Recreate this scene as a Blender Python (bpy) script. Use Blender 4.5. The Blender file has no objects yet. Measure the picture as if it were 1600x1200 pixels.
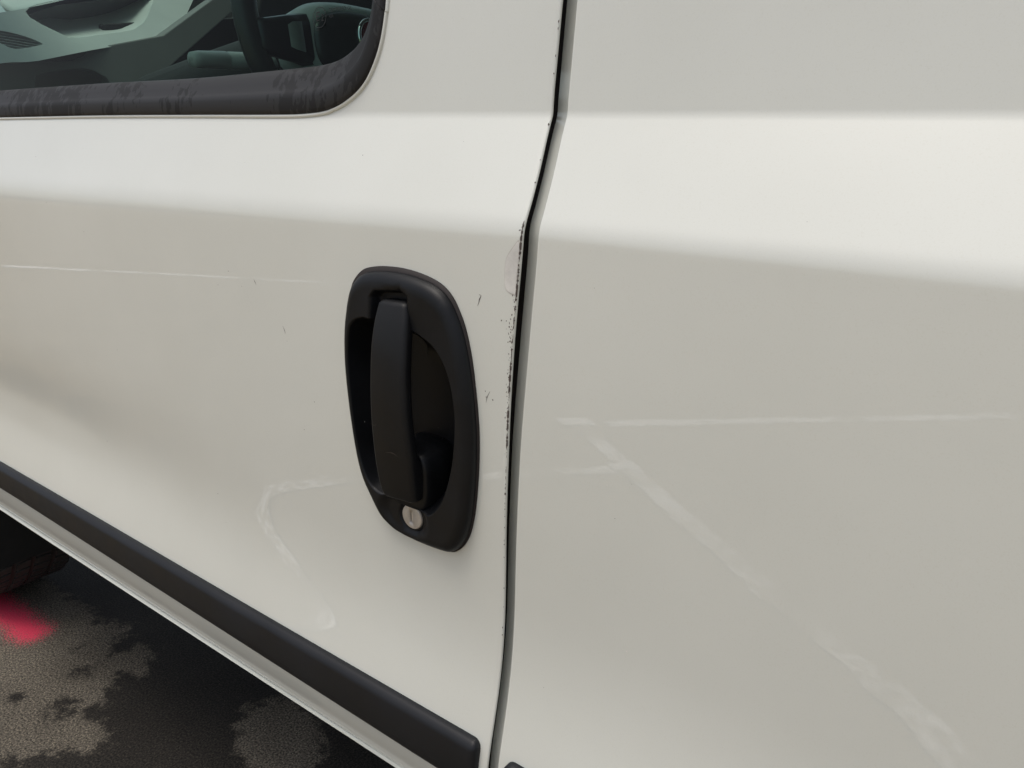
import bpy, bmesh, math, random
import numpy as np
from mathutils import Matrix, Vector

scene = bpy.context.scene
col = scene.collection
random.seed(7)
RNG = np.random.default_rng(11)

# ------------------------------------------------------------------ camera
CAM_POS = (0.0, -0.476, 1.10)
cam_r = Vector((0.80619848, 0.59128476, 0.02064812))
cam_v = Vector((-0.55853059, 0.77212361, -0.30309852)).normalized()
cam_r = (cam_r - cam_v * cam_r.dot(cam_v)).normalized()
cam_u = cam_r.cross(cam_v)
cd = bpy.data.cameras.new("camera")
cd.sensor_width = 36.0
cd.lens = 36.0 * 1202.0 / 1600.0
cd.clip_start = 0.02
cd.clip_end = 2000.0
cam = bpy.data.objects.new("camera", cd)
col.objects.link(cam)
cam.matrix_world = Matrix(((cam_r.x, cam_u.x, -cam_v.x, CAM_POS[0]),
                           (cam_r.y, cam_u.y, -cam_v.y, CAM_POS[1]),
                           (cam_r.z, cam_u.z, -cam_v.z, CAM_POS[2]),
                           (0, 0, 0, 1)))
scene.camera = cam

# ------------------------------------------------------------------ sky and light
SUN_EL = math.radians(74.0)
SUN_AZ = math.radians(205.0)          # compass style: 0 = +Y, 90 = +X
world = bpy.data.worlds.new("World")
scene.world = world
world.use_nodes = True
wn, wl = world.node_tree.nodes, world.node_tree.links
wn.clear()
w_out = wn.new("ShaderNodeOutputWorld")
w_bg = wn.new("ShaderNodeBackground")
w_sky = wn.new("ShaderNodeTexSky")
w_sky.sky_type = 'NISHITA'
w_sky.sun_disc = False
w_sky.sun_elevation = SUN_EL
w_sky.sun_rotation = SUN_AZ
w_sky.air_density = 1.0
w_sky.dust_density = 4.0
w_sky.ozone_density = 1.0
w_hsv = wn.new("ShaderNodeHueSaturation")
w_hsv.inputs["Saturation"].default_value = 0.55     # thin overcast takes most of the blue
wl.new(w_sky.outputs[0], w_hsv.inputs["Color"])
wl.new(w_hsv.outputs[0], w_bg.inputs[0])
wl.new(w_bg.outputs[0], w_out.inputs[0])
w_bg.inputs[1].default_value = 0.12
sd = bpy.data.lights.new("sun", 'SUN')
sd.energy = 0.9
sd.angle = math.radians(24.0)
sd.color = (1.0, 0.93, 0.84)
sun = bpy.data.objects.new("sun", sd)
col.objects.link(sun)
sun_dir = Vector((math.sin(SUN_AZ) * math.cos(SUN_EL), math.cos(SUN_AZ) * math.cos(SUN_EL), math.sin(SUN_EL)))
sun.rotation_euler = (-sun_dir).to_track_quat('-Z', 'Y').to_euler()
sun.location = sun_dir * 20
scene.view_settings.view_transform = 'Standard'
scene.view_settings.look = 'None'
scene.view_settings.gamma = 1.0
scene.view_settings.use_curve_mapping = False
scene.view_settings.exposure = 0.34

# ------------------------------------------------------------------ helpers
def mesh_obj(name, verts, faces, mat, parent=None, smooth=True, mats=None, idx=None):
    me = bpy.data.meshes.new(name)
    me.from_pydata([tuple(map(float, v)) for v in verts], [], [tuple(map(int, f)) for f in faces])
    me.update()
    bm = bmesh.new(); bm.from_mesh(me)
    loose = [v for v in bm.verts if not v.link_faces]
    if loose: bmesh.ops.delete(bm, geom=loose, context='VERTS')
    bmesh.ops.recalc_face_normals(bm, faces=bm.faces)
    bm.to_mesh(me); bm.free()
    if smooth: me.polygons.foreach_set("use_smooth", [True] * len(me.polygons))
    me.materials.append(mat)
    o = bpy.data.objects.new(name, me)
    col.objects.link(o)
    if parent: o.parent = parent
    return o

def empty(name, loc=(0, 0, 0), parent=None):
    o = bpy.data.objects.new(name, None)
    o.empty_display_size = 0.05
    col.objects.link(o)
    o.location = loc
    if parent: o.parent = parent
    return o

def grid_faces(nr, nc, close_c=False, keep=None):
    f = []
    for i in range(nr - 1):
        for j in range(nc if close_c else nc - 1):
            a = i * nc + j; b = i * nc + (j + 1) % nc
            c = (i + 1) * nc + (j + 1) % nc; d = (i + 1) * nc + j
            if keep is None or keep(a, b, c, d): f.append((a, b, c, d))
    return f

def loft(name, loops, mat, parent=None, caps=True, close=True, smooth=True):
    n = len(loops[0]); verts = [p for L in loops for p in L]
    faces = grid_faces(len(loops), n, close)
    if caps and close:
        faces.append(tuple(range(n))[::-1]); faces.append(tuple((len(loops) - 1) * n + k for k in range(n)))
    return mesh_obj(name, verts, faces, mat, parent, smooth)

def tube_loops(path, r, n=12):
    P = [Vector(p) for p in path]; loops = []
    for i, p in enumerate(P):
        t = (P[min(i + 1, len(P) - 1)] - P[max(i - 1, 0)]).normalized()
        ref = Vector((0, 1, 0)) if abs(t.y) < .9 else Vector((1, 0, 0))
        a = t.cross(ref).normalized(); b = t.cross(a)
        rr = r[i] if isinstance(r, (list, tuple)) else r
        loops.append([tuple(p + a * (rr * math.cos(2 * math.pi * k / n)) + b * (rr * math.sin(2 * math.pi * k / n))) for k in range(n)])
    return loops

def catmull(pts, per=6, closed=False):
    P = [np.array(p, float) for p in pts]; n = len(P); out = []
    rng = range(n if closed else n - 1)
    for i in rng:
        p0 = P[(i - 1) % n] if closed or i > 0 else P[0]
        p1 = P[i]; p2 = P[(i + 1) % n]
        p3 = P[(i + 2) % n] if closed or i + 2 < n else P[-1]
        for k in range(per):
            t = k / per
            out.append(.5 * ((2 * p1) + (-p0 + p2) * t + (2 * p0 - 5 * p1 + 4 * p2 - p3) * t * t + (-p0 + 3 * p1 - 3 * p2 + p3) * t ** 3))
    if not closed: out.append(P[-1])
    return out

def inside(px, pz, poly):
    px = np.asarray(px); pz = np.asarray(pz); r = np.zeros(px.shape, bool); n = len(poly)
    for i in range(n):
        x1, z1 = poly[i]; x2, z2 = poly[(i + 1) % n]
        c = ((z1 > pz) != (z2 > pz)) & (px < (x2 - x1) * (pz - z1) / (z2 - z1 + 1e-12) + x1)
        r ^= c
    return r

# ------------------------------------------------------------------ materials
def new_mat(name):
    m = bpy.data.materials.new(name); m.use_nodes = True
    nt = m.node_tree; b = nt.nodes["Principled BSDF"]
    return m, nt.nodes, nt.links, b

def noise(nodes, links, scale, detail=4, rough=.55, vec=None, dims='3D'):
    t = nodes.new("ShaderNodeTexNoise"); t.noise_dimensions = dims
    t.inputs["Scale"].default_value = scale; t.inputs["Detail"].default_value = detail; t.inputs["Roughness"].default_value = rough
    if vec is not None: links.new(vec, t.inputs["Vector"])
    return t

def ramp(nodes, links, src, stops):
    r = nodes.new("ShaderNodeValToRGB")
    while len(r.color_ramp.elements) < len(stops): r.color_ramp.elements.new(.5)
    for e, (p, c) in zip(r.color_ramp.elements, stops):
        e.position = p; e.color = c if len(c) == 4 else (*c, 1)
    links.new(src, r.inputs[0]); return r

def obj_coord(nodes):
    return nodes.new("ShaderNodeTexCoord").outputs["Object"]

def bump(nodes, links, b, height, strength, dist):
    n = nodes.new("ShaderNodeBump"); n.inputs["Strength"].default_value = strength; n.inputs["Distance"].default_value = dist
    links.new(height, n.inputs["Height"]); links.new(n.outputs[0], b.inputs["Normal"]); return n

def mat_paint():
    m, n, l, b = new_mat("white_car_paint")
    oc = obj_coord(n)
    d = noise(n, l, 3.2, 5, .55, oc)
    r = ramp(n, l, d.outputs[0], [(.28, (.694, .708, .652)), (.72, (.746, .762, .708))])
    # faint dust film, grainy
    g = noise(n, l, 900.0, 2, .5, oc)
    rg = ramp(n, l, g.outputs[0], [(.55, (1, 1, 1)), (.75, (.965, .96, .945))])
    mx = n.new("ShaderNodeMix"); mx.data_type = 'RGBA'; mx.blend_type = 'MULTIPLY'; mx.inputs[0].default_value = 1
    l.new(r.outputs[0], mx.inputs[6]); l.new(rg.outputs[0], mx.inputs[7]); l.new(mx.outputs[2], b.inputs["Base Color"])
    b.inputs["Roughness"].default_value = .55
    b.inputs["Specular IOR Level"].default_value = .15
    b.inputs["Coat Weight"].default_value = 1.0
    b.inputs["Coat IOR"].default_value = 1.62
    cr = noise(n, l, 9.0, 5, .6, oc)
    rr = ramp(n, l, cr.outputs[0], [(.3, (.003,) * 3), (.75, (.016,) * 3)])
    l.new(rr.outputs[0], b.inputs["Coat Roughness"])
    w = noise(n, l, 7.0, 1, .4, oc)          # press-panel waviness
    nb = n.new("ShaderNodeBump"); nb.inputs["Strength"].default_value = .5; nb.inputs["Distance"].default_value = .00014
    l.new(w.outputs[0], nb.inputs["Height"])
    op = noise(n, l, 420.0, 1, .4, oc)       # orange peel
    nb2 = n.new("ShaderNodeBump"); nb2.inputs["Strength"].default_value = .35; nb2.inputs["Distance"].default_value = .000012
    l.new(op.outputs[0], nb2.inputs["Height"]); l.new(nb.outputs[0], nb2.inputs["Normal"])
    l.new(nb2.outputs[0], b.inputs["Coat Normal"])
    return m

def mat_plastic(name, c, rough=.42, grain=1800, depth=.00006, spec=.5, var=.25):
    m, n, l, b = new_mat(name)
    oc = obj_coord(n)
    d = noise(n, l, 14.0, 5, .6, oc)
    lo = tuple(x * (1 - var) for x in c); hi = tuple(x * (1 + var) for x in c)
    r = ramp(n, l, d.outputs[0], [(.3, lo), (.7, hi)]); l.new(r.outputs[0], b.inputs["Base Color"])
    rr = ramp(n, l, d.outputs[0], [(.3, (rough - .06,) * 3), (.7, (rough + .08,) * 3)]); l.new(rr.outputs[0], b.inputs["Roughness"])
    b.inputs["Specular IOR Level"].default_value = spec
    g = noise(n, l, grain, 2, .5, oc); bump(n, l, b, g.outputs[0], .5, depth)
    return m

def mat_seal():
    # black rubber, greyed by weather, with old dark smears running across it
    m, n, l, b = new_mat("window_rubber")
    oc = obj_coord(n)
    mp = n.new("ShaderNodeMapping"); mp.inputs["Scale"].default_value = (1.0, 1.0, .33); l.new(oc, mp.inputs[0])
    a = noise(n, l, 95.0, 4, .62, mp.outputs[0])
    big = noise(n, l, 9.0, 2, .5, oc)
    ad = n.new("ShaderNodeMath"); ad.operation = 'MULTIPLY_ADD'; ad.inputs[1].default_value = .9; l.new(big.outputs[0], ad.inputs[0]); l.new(a.outputs[0], ad.inputs[2])
    r = ramp(n, l, ad.outputs[0], [(.945, (.0135, .0135, .0145)), (.975, (.0020, .0022, .0030))]); l.new(r.outputs[0], b.inputs["Base Color"])
    rr = ramp(n, l, ad.outputs[0], [(.945, (.58,) * 3), (.975, (.66,) * 3)]); l.new(rr.outputs[0], b.inputs["Roughness"])
    g = noise(n, l, 2200, 2, .5, oc); bump(n, l, b, g.outputs[0], .3, .00004)
    return m

def mat_glass(name="tinted_window_glass", tint=(.56, .745, .675, 1)):
    m, n, l, b = new_mat(name)
    n.remove(b); o = n["Material Output"]
    t = n.new("ShaderNodeBsdfTransparent"); t.inputs[0].default_value = tint
    g = n.new("ShaderNodeBsdfGlossy"); g.inputs["Roughness"].default_value = .01
    f = n.new("ShaderNodeFresnel"); f.inputs[0].default_value = 1.17
    mx = n.new("ShaderNodeMixShader"); l.new(f.outputs[0], mx.inputs[0]); l.new(t.outputs[0], mx.inputs[1]); l.new(g.outputs[0], mx.inputs[2]); l.new(mx.outputs[0], o.inputs[0])
    return m

def simple(name, c, rough=.5, metal=0., spec=.5):
    m, n, l, b = new_mat(name)
    oc = obj_coord(n); d = noise(n, l, 60.0, 5, .6, oc)
    r = ramp(n, l, d.outputs[0], [(.3, tuple(x * .82 for x in c)), (.7, tuple(x * 1.12 for x in c))]); l.new(r.outputs[0], b.inputs["Base Color"])
    b.inputs["Roughness"].default_value = rough; b.inputs["Metallic"].default_value = metal; b.inputs["Specular IOR Level"].default_value = spec
    return m

RED_MARKS = [(-1.88, .102, .12, .040, 1.0)]   # cx, cy, half length, radius, strength

def asphalt(name, lo, hi, rough, red=True):
    m, n, l, b = new_mat(name)
    oc = obj_coord(n)
    big = noise(n, l, 2.2, 8, .62, oc)
    c1 = ramp(n, l, big.outputs[0], [(.34, lo), (.66, hi)])
    gr = noise(n, l, 260.0, 3, .65, oc)
    sy = n.new("ShaderNodeSeparateXYZ"); l.new(oc, sy.inputs[0])
    fy = n.new("ShaderNodeMath"); fy.operation = 'MULTIPLY_ADD'; fy.inputs[1].default_value = -.5; l.new(big.outputs[0], fy.inputs[0]); l.new(sy.outputs[1], fy.inputs[2])
    fm = n.new("ShaderNodeMapRange"); fm.inputs["From Min"].default_value = -.62; fm.inputs["From Max"].default_value = -.95; l.new(fy.outputs[0], fm.inputs["Value"])
    fc = ramp(n, l, big.outputs[0], [(.34, (.225, .176, .104)), (.66, (.295, .238, .150))])  # paler, warmer ground out of view, put in to bounce warm light
    fx_ = n.new("ShaderNodeMix"); fx_.data_type = 'RGBA'; l.new(fm.outputs[0], fx_.inputs[0]); l.new(c1.outputs[0], fx_.inputs[6]); l.new(fc.outputs[0], fx_.inputs[7])
    c2 = ramp(n, l, gr.outputs[0], [(.34, (.22, .22, .22)), (.50, (.95, .95, .95)), (.66, (2.1, 2.0, 1.85))])
    mx = n.new("ShaderNodeMix"); mx.data_type = 'RGBA'; mx.blend_type = 'MULTIPLY'; mx.inputs[0].default_value = 1
    l.new(fx_.outputs[2], mx.inputs[6]); l.new(c2.outputs[0], mx.inputs[7])
    # scattered pale stone chips
    vo = n.new("ShaderNodeTexVoronoi"); vo.inputs["Scale"].default_value = 210.0; l.new(oc, vo.inputs["Vector"])
    vr = n.new("ShaderNodeMath"); vr.operation = 'LESS_THAN'; vr.inputs[1].default_value = .16; l.new(vo.outputs["Distance"], vr.inputs[0])
    sp = n.new("ShaderNodeSeparateColor"); l.new(vo.outputs["Color"], sp.inputs[0])
    sr = n.new("ShaderNodeMath"); sr.operation = 'GREATER_THAN'; sr.inputs[1].default_value = .70; l.new(sp.outputs[0], sr.inputs[0])
    ml = n.new("ShaderNodeMath"); ml.operation = 'MULTIPLY'; l.new(vr.outputs[0], ml.inputs[0]); l.new(sr.outputs[0], ml.inputs[1])
    mx2 = n.new("ShaderNodeMix"); mx2.data_type = 'RGBA'; l.new(ml.outputs[0], mx2.inputs[0]); l.new(mx.outputs[2], mx2.inputs[6]); mx2.inputs[7].default_value = (.42, .37, .28, 1)
    cur = mx2.outputs[2]
    # oil soaked into the surface
    at = n.new("ShaderNodeAttribute"); at.attribute_name = "oil"
    on = noise(n, l, 30.0, 9, .76, oc)
    o1 = n.new("ShaderNodeMath"); o1.operation = 'SUBTRACT'; o1.inputs[1].default_value = .5; l.new(on.outputs[0], o1.inputs[0])
    o2 = n.new("ShaderNodeMath"); o2.operation = 'MULTIPLY_ADD'; o2.inputs[1].default_value = .17; l.new(o1.outputs[0], o2.inputs[0]); l.new(at.outputs["Fac"], o2.inputs[2])
    om = n.new("ShaderNodeMapRange"); om.interpolation_type = 'SMOOTHSTEP'
    om.inputs["From Min"].default_value = -.014; om.inputs["From Max"].default_value = .016; l.new(o2.outputs[0], om.inputs["Value"])
    oc2 = n.new("ShaderNodeMix"); oc2.data_type = 'RGBA'; oc2.blend_type = 'MULTIPLY'; l.new(om.outputs[0], oc2.inputs[0]); l.new(cur, oc2.inputs[6]); oc2.inputs[7].default_value = (.20, .20, .21, 1)
    cur = oc2.outputs[2]
    orr = n.new("ShaderNodeMapRange"); orr.inputs["To Min"].default_value = rough; orr.inputs["To Max"].default_value = rough - .25
    l.new(om.outputs[0], orr.inputs["Value"]); l.new(orr.outputs[0], b.inputs["Roughness"])
    if red:
        sx = n.new("ShaderNodeSeparateXYZ"); l.new(oc, sx.inputs[0])
        sn = noise(n, l, 34.0, 5, .65, oc); gn = noise(n, l, 330.0, 2, .6, oc)
        def M(op, a, c=None, d=None):
            q = n.new("ShaderNodeMath"); q.operation = op
            for i, v in enumerate((a, c, d)):
                if v is None: continue
                if isinstance(v, (int, float)): q.inputs[i].default_value = v
                else: l.new(v, q.inputs[i])
            return q.outputs[0]
        for cx, cy, hl, rad, st in RED_MARKS:
            dx = M('MAXIMUM', M('SUBTRACT', M('ABSOLUTE', M('SUBTRACT', sx.outputs[0], cx)), hl), 0.0)
            dy = M('SUBTRACT', sx.outputs[1], cy)
            dd = M('SQRT', M('ADD', M('MULTIPLY', dx, dx), M('MULTIPLY', dy, dy)))
            dd = M('ADD', dd, M('MULTIPLY', M('SUBTRACT', sn.outputs[0], .5), rad * .9))
            dd = M('ADD', dd, M('MULTIPLY', M('SUBTRACT', gn.outputs[0], .5), rad * 3.4))
            mp = n.new("ShaderNodeMapRange"); mp.interpolation_type = 'SMOOTHSTEP'
            mp.inputs["From Min"].default_value = rad * 1.25; mp.inputs["From Max"].default_value = rad * .30
            mp.inputs["To Min"].default_value = 0; mp.inputs["To Max"].default_value = .9 * st
            l.new(dd, mp.inputs["Value"])
            q = n.new("ShaderNodeMix"); q.data_type = 'RGBA'; l.new(mp.outputs[0], q.inputs[0]); l.new(cur, q.inputs[6]); q.inputs[7].default_value = (.75, .05, .11, 1)
            cur = q.outputs[2]
    l.new(cur, b.inputs["Base Color"])
    b.inputs["Specular IOR Level"].default_value = .15
    bump(n, l, b, gr.outputs[0], .8, .0022)
    return m

def mat_line(name, lo, hi):
    # worn white road paint: flakes missing down to the asphalt
    m, n, l, b = new_mat(name)
    oc = obj_coord(n)
    a = noise(n, l, 30.0, 5, .80, oc); g = noise(n, l, 3.4, 3, .5, oc)
    ad = n.new("ShaderNodeMath"); ad.operation = 'ADD'; l.new(a.outputs[0], ad.inputs[0]); l.new(g.outputs[0], ad.inputs[1])
    k = ramp(n, l, ad.outputs[0], [(.42, (0, 0, 0)), (.55, (1, 1, 1))])
    k.color_ramp.elements[0].position = lo / 2; k.color_ramp.elements[1].position = hi / 2
    hv = n.new("ShaderNodeMath"); hv.operation = 'MULTIPLY'; hv.inputs[1].default_value = .5; l.new(ad.outputs[0], hv.inputs[0]); l.new(hv.outputs[0], k.inputs[0])
    mx = n.new("ShaderNodeMix"); mx.data_type = 'RGBA'; l.new(k.outputs[0], mx.inputs[0]); mx.inputs[6].default_value = (.265, .210, .132, 1); mx.inputs[7].default_value = (.88, .85, .80, 1)
    l.new(mx.outputs[2], b.inputs["Base Color"]); b.inputs["Roughness"].default_value = .7
    return m

PAINT = mat_paint()
BLACK = mat_plastic("black_handle_plastic", (.0050, .0057, .0072), .44, 1500, .00004, .30, .45)
LEVER = mat_plastic("black_lever_plastic", (.0066, .0070, .0080), .50, 1500, .00004, .30)
MOULD = mat_plastic("charcoal_moulding_plastic", (.0074, .0085, .0110), .46, 1200, .00005, .34)
SEAL = mat_seal()
GAPRUB = simple("gap_rubber", (.018, .013, .012), .7)
GLASS = mat_glass()
CLEAR = mat_glass("clear_windscreen_glass", (.88, .93, .90, 1))
DASH = mat_plastic("grey_dash_plastic", (.52, .53, .515), .55, 900, .00002, .4, .05)
DASH2 = mat_plastic("dark_grey_dash_plastic", (.15, .15, .143), .6, 900, .00002, .4, .05)
DARK = mat_plastic("dark_cabin_plastic", (.022, .023, .0225), .5, 900, .00002, .4, .15)
WHEELP = mat_plastic("black_steering_wheel_skin", (.014, .015, .0145), .36, 700, .00002, .5, .2)
HUBP = mat_plastic("grey_hub_plastic", (.46, .465, .46), .38, 700, .00002, .5, .1)
GLOSSB = simple("gloss_black_plastic", (.006, .006, .007), .28)
BTN = simple("grey_button", (.20, .21, .20), .35)
CHROME = simple("chrome", (.72, .73, .74), .12, 1.0)
EMBLEM = simple("dark_red_enamel", (.16, .006, .012), .2)
STEEL = simple("lock_steel", (.62, .57, .50), .5, .35)
SLOT = simple("key_slot_shadow", (.05, .035, .028), .6, .5)
PRINT = simple("black_glass_print", (.006, .008, .008), .6)
LEVSCR = simple("pale_plastic_scratch", (.045, .036, .032), .6)
CHIP = simple("bare_rusty_chip", (.085, .066, .058), .75)
SCUFF = simple("dark_scuff", (.10, .09, .085), .7)
TOUCH = simple("cream_touch_up_paint", (.735, .722, .680), .40)
TOUCH2 = simple("touch_up_edge_dirt", (.60, .58, .53), .6)
TYRE = mat_plastic("tyre_rubber", (.055, .053, .050), .75, 400, .0003, .3, .2)
UNDER = simple("underbody_black", (.012, .012, .012), .8)
GROUND = asphalt("dusty_asphalt", (.078, .070, .057), (.140, .126, .103), .85)
LINE = mat_line("worn_road_paint", .85, .98)
LINE_WORN = mat_line("mostly_gone_road_paint", .97, 1.20)
LINE_HALF = mat_line("half_worn_road_paint", .91, 1.06)
LINE_FRESH = mat_line("bright_road_paint", .60, .85)

# ------------------------------------------------------------------ shape of the body side
# tilt of the sheet in degrees (+ faces up) against height, integrated to an outward offset
ZC1, O1 = 1.119, -.066
TILT = [(.40, -40), (.440, -26), (.46, -17), (.48, -10), (.497, -2), (.51, 5), (.54, 11), (.58, 10.5), (.62, 6.5), (.66, 2.2), (.70, -.8), (.75, -1), (.80, 0), (.88, .9), (.95, 1.6), (1.0, 2.2)]
_z = np.linspace(.36, 1.0, 1281)
_t = np.interp(_z, [a for a, b in TILT], [b for a, b in TILT])
_k = np.exp(-.5 * (np.arange(-60, 61) / 18.) ** 2); _k /= _k.sum()
_t = np.convolve(np.pad(_t, 60, 'edge'), _k, 'valid')
_o = -np.concatenate([[0], np.cumsum(np.tan(np.radians((_t[1:] + _t[:-1]) / 2)) * np.diff(_z))])
_o -= np.interp(.534, _z, _o)
T22 = math.tan(math.radians(2.2))

def out(X, z):
    """outward offset (towards -Y) of the body side at X, z"""
    X = np.asarray(X, float); z = np.asarray(z, float)
    low = np.where(z > 1.0, _o[-1] - T22 * (z - 1.0), np.interp(z, _z, _o))
    c = 1.034 + .020 * np.clip(X + .36, -2, 0)
    oc = _o[-1] - T22 * (c - 1.0)
    s = (oc - O1) / (ZC1 - c)
    sh = O1 + s * (ZC1 - z)
    w = np.interp(X, [-1.3, -.8, -.36, -.35, 0.], [.017, .013, .0095, .0075, .0075]) * s
    a = np.clip((-.66 - X) / .6, 0, 1); a = a * a * (3 - 2 * a)
    low = low - .0085 * a * np.exp(-.5 * ((z - .655) / .055) ** 2)
    h = np.clip(.5 + .5 * (sh - low) / w, 0, 1)
    sm = sh + (low - sh) * h - w * h * (1 - h)
    up = O1 - math.tan(math.radians(5.)) * (z - ZC1) - .16 * np.maximum(z - 1.2, 0) ** 2
    k = .0015                                   # fillet of the belt crease
    h = np.clip(.5 + .5 * (sm - up) / k, 0, 1)
    return up + (sm - up) * h + k * h * (1 - h)

def S(x, z, off=0.):
    """point on the body side, off metres proud of it"""
    return (float(x), float(-out(x, z) - off), float(z))

EDGE = [(.40, -.3645), (.5262, -.3641), (.5734, -.3636), (.6273, -.3628), (.682, -.3623), (.7872, -.362), (.8363, -.3613), (.883, -.3607), (.9223, -.3596), (.9656, -.3577), (1.0122, -.3548), (1.0371, -.3540), (1.0609, -.3545), (1.0897, -.3575), (1.1189, -.3610), (1.1571, -.3602), (1.2032, -.3596), (1.75, -.350)]
PEDGE = [(.40, -.350), (.5337, -.3497), (.62, -.3493), (.6877, -.3486), (.7539, -.3480), (.852, -.3460), (.9311, -.3418), (1.0241, -.3370), (1.0664, -.3385), (1.1189, -.3445), (1.1331, -.3438), (1.2019, -.3433), (1.75, -.334)]
_sm = lambda z, T: float(np.mean([np.interp(z + d, [a for a, b in T], [b for a, b in T]) for d in (-.02, -.01, 0, .01, .02)]))
xe = lambda z: _sm(z, EDGE)
xp = lambda z: _sm(z, PEDGE)

def zrows(z0, z1):
    r = list(np.arange(z0, min(1.02, z1), .006)) + list(np.arange(1.02, 1.0595, .003)) + list(np.arange(1.0595, 1.112, .006)) + list(np.arange(1.113, 1.1255, .0008))
    r = [z for z in r if z0 <= z <= z1]
    return [z for i, z in enumerate(r) if i == 0 or z - r[i - 1] > 4e-4]

# ------------------------------------------------------------------ ground
STAIN = [(-2.4, .30), (-2.05, .235), (-1.92, .215), (-1.796, .223), (-1.752, .234), (-1.697, .207), (-1.669, .225), (-1.6, .249), (-1.578, .225), (-1.59, .192), (-1.54, .17), (-1.523, .18), (-1.525, .212), (-1.53, .231), (-1.467, .227), (-1.428, .178), (-1.473, .15), (-1.456, .123), (-1.416, .088), (-1.418, .056), (-1.39, .042), (-1.345, .052), (-1.291, .022), (-1.3, -.005), (-1.334, -.017), (-1.376, -.064), (-1.369, -.09), (-1.338, -.14), (-1.235, -.16), (-1.0, -.10), (-.93, .06), (-1.01, .15), (-1.088, .18), (-1.144, .208), (-1.161, .269), (-1.129, .324), (-1.024, .318), (-.954, .259), (-.90, .17), (-.7, .2), (-.6, .6), (-1.2, 1.2), (-2.4, 1.2)]
SPOTS = [(-1.453, .023, .026), (-1.534, .11, .018), (-1.56, -.012, .012), (-1.62, .145, .010), (-1.37, -.115, .03)]
GX = [-150, -60, -20, -8, -4, -3] + list(np.arange(-2.5, -.55, .009)) + [-.4, 0, 1, 2, 4, 8, 20, 60, 150]
GY = [-150, -60, -20, -8, -4, -2, -1, -.5] + list(np.arange(-.30, .62, .009)) + [1, 2, 4, 8, 20, 60, 150]
gx2, gy2 = np.meshgrid(GX, GY)
ground = mesh_obj("ground", np.stack([gx2.ravel(), gy2.ravel(), 0 * gx2.ravel()], 1), grid_faces(len(GY), len(GX)), GROUND, None, False)
gx2, gy2 = gx2.ravel(), gy2.ravel()
dist = np.full(gx2.shape, 9.)
for i in range(len(STAIN)):
    a, b = np.array(STAIN[i]), np.array(STAIN[(i + 1) % len(STAIN)]); ab = b - a
    t = np.clip(((gx2 - a[0]) * ab[0] + (gy2 - a[1]) * ab[1]) / (ab @ ab), 0, 1)
    dist = np.minimum(dist, np.hypot(gx2 - a[0] - ab[0] * t, gy2 - a[1] - ab[1] * t))
dist = np.where(inside(gx2, gy2, STAIN), dist, -dist)
for cx, cy, r in SPOTS: dist = np.maximum(dist, r - np.hypot((gx2 - cx) * .8, gy2 - cy))
at = ground.data.attributes.new("oil", 'FLOAT', 'POINT'); at.data.foreach_set("value", np.clip(dist, -.1, .1).astype(np.float32))
ground["kind"] = "structure"

def strip(name, p, q, w, mat, z, seg=60, rag=.006):
    p = np.array(p); q = np.array(q); d = (q - p) / np.linalg.norm(q - p); nrm = np.array([-d[1], d[0]])
    L = np.linalg.norm(q - p); n = max(8, int(L / .05)); v = []
    for i in range(n + 1):
        c = p + d * L * i / n
        for s in (-1, 1):
            c2 = c + nrm * s * (w / 2 + RNG.normal(0, rag)); v.append((c2[0], c2[1], z))
    return mesh_obj(name, v, grid_faces(n + 1, 2), mat, ground, False)

strip("parking_line", (-1.52, -2.33), (3.2, -8.65), .085, LINE, .004)
strip("parking_line", (-1.93, -.79), (-1.19, -1.84), .066, LINE_HALF, .004)
strip("parking_line", (-1.63, -2.25), (.9, -.13), .075, LINE_WORN, .008)
strip("parking_line", (-9.5, -.66), (-5.2, -5.2), .13, LINE, .004)
strip("parking_line", (-5.1, -5.4), (1.0, -16.0), .10, LINE_WORN, .004)
strip("parking_line_remnant", (-1.66, -2.17), (-1.57, -2.29), .10, LINE_FRESH, .012)
strip("parking_line_remnant", (-1.22, -1.82), (-1.16, -1.91), .075, LINE_FRESH, .012)

# ------------------------------------------------------------------ the van
van = empty("white_van", (0, 0, 0))
van["label"] = "white panel van with black vertical door handle, scuffed door edge and charcoal side mouldings"
van["category"] = "van"

# ---- handle outline on the door
PLATE = [(-.541, .9676), (-.5301, .9776), (-.516, .9822), (-.4956, .9845), (-.4726, .9843), (-.4504, .9811), (-.435, .9761), (-.4243, .9683), (-.4166, .958), (-.4089, .943), (-.4026, .9231), (-.3977, .9004), (-.3936, .8723), (-.3917, .8481), (-.3919, .8152), (-.3948, .7802), (-.3996, .757), (-.4061, .7423), (-.4143, .7324), (-.4226, .7277), (-.4394, .7256), (-.4601, .7253), (-.4814, .7261), (-.4959, .7296), (-.5103, .7383), (-.5225, .7543), (-.5328, .7719), (-.5392, .7934), (-.545, .8262), (-.5497, .8585), (-.5524, .8907), (-.5523, .9172), (-.5499, .941), (-.5461, .9569)]
PC = np.array([-.477, .857])
SCOOP = [(-.490, .9385), (-.5126, .9391), (-.5214, .9395), (-.534, .9345), (-.5415, .9226), (-.5437, .8931), (-.5414, .8613), (-.537, .8237), (-.5309, .797), (-.5209, .7760), (-.5082, .7675), (-.485, .7665), (-.462, .7640), (-.4432, .7622), (-.428, .7767), (-.418, .7985), (-.4117, .8239), (-.4093, .8499), (-.4097, .8697), (-.413, .8886), (-.4183, .9044), (-.4261, .9173), (-.437, .9273), (-.4527, .9343), (-.4655, .937)]
plate_c = np.array(catmull(PLATE, 8, True)); scoop_c = np.array(catmull(SCOOP, 8, True))

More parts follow.
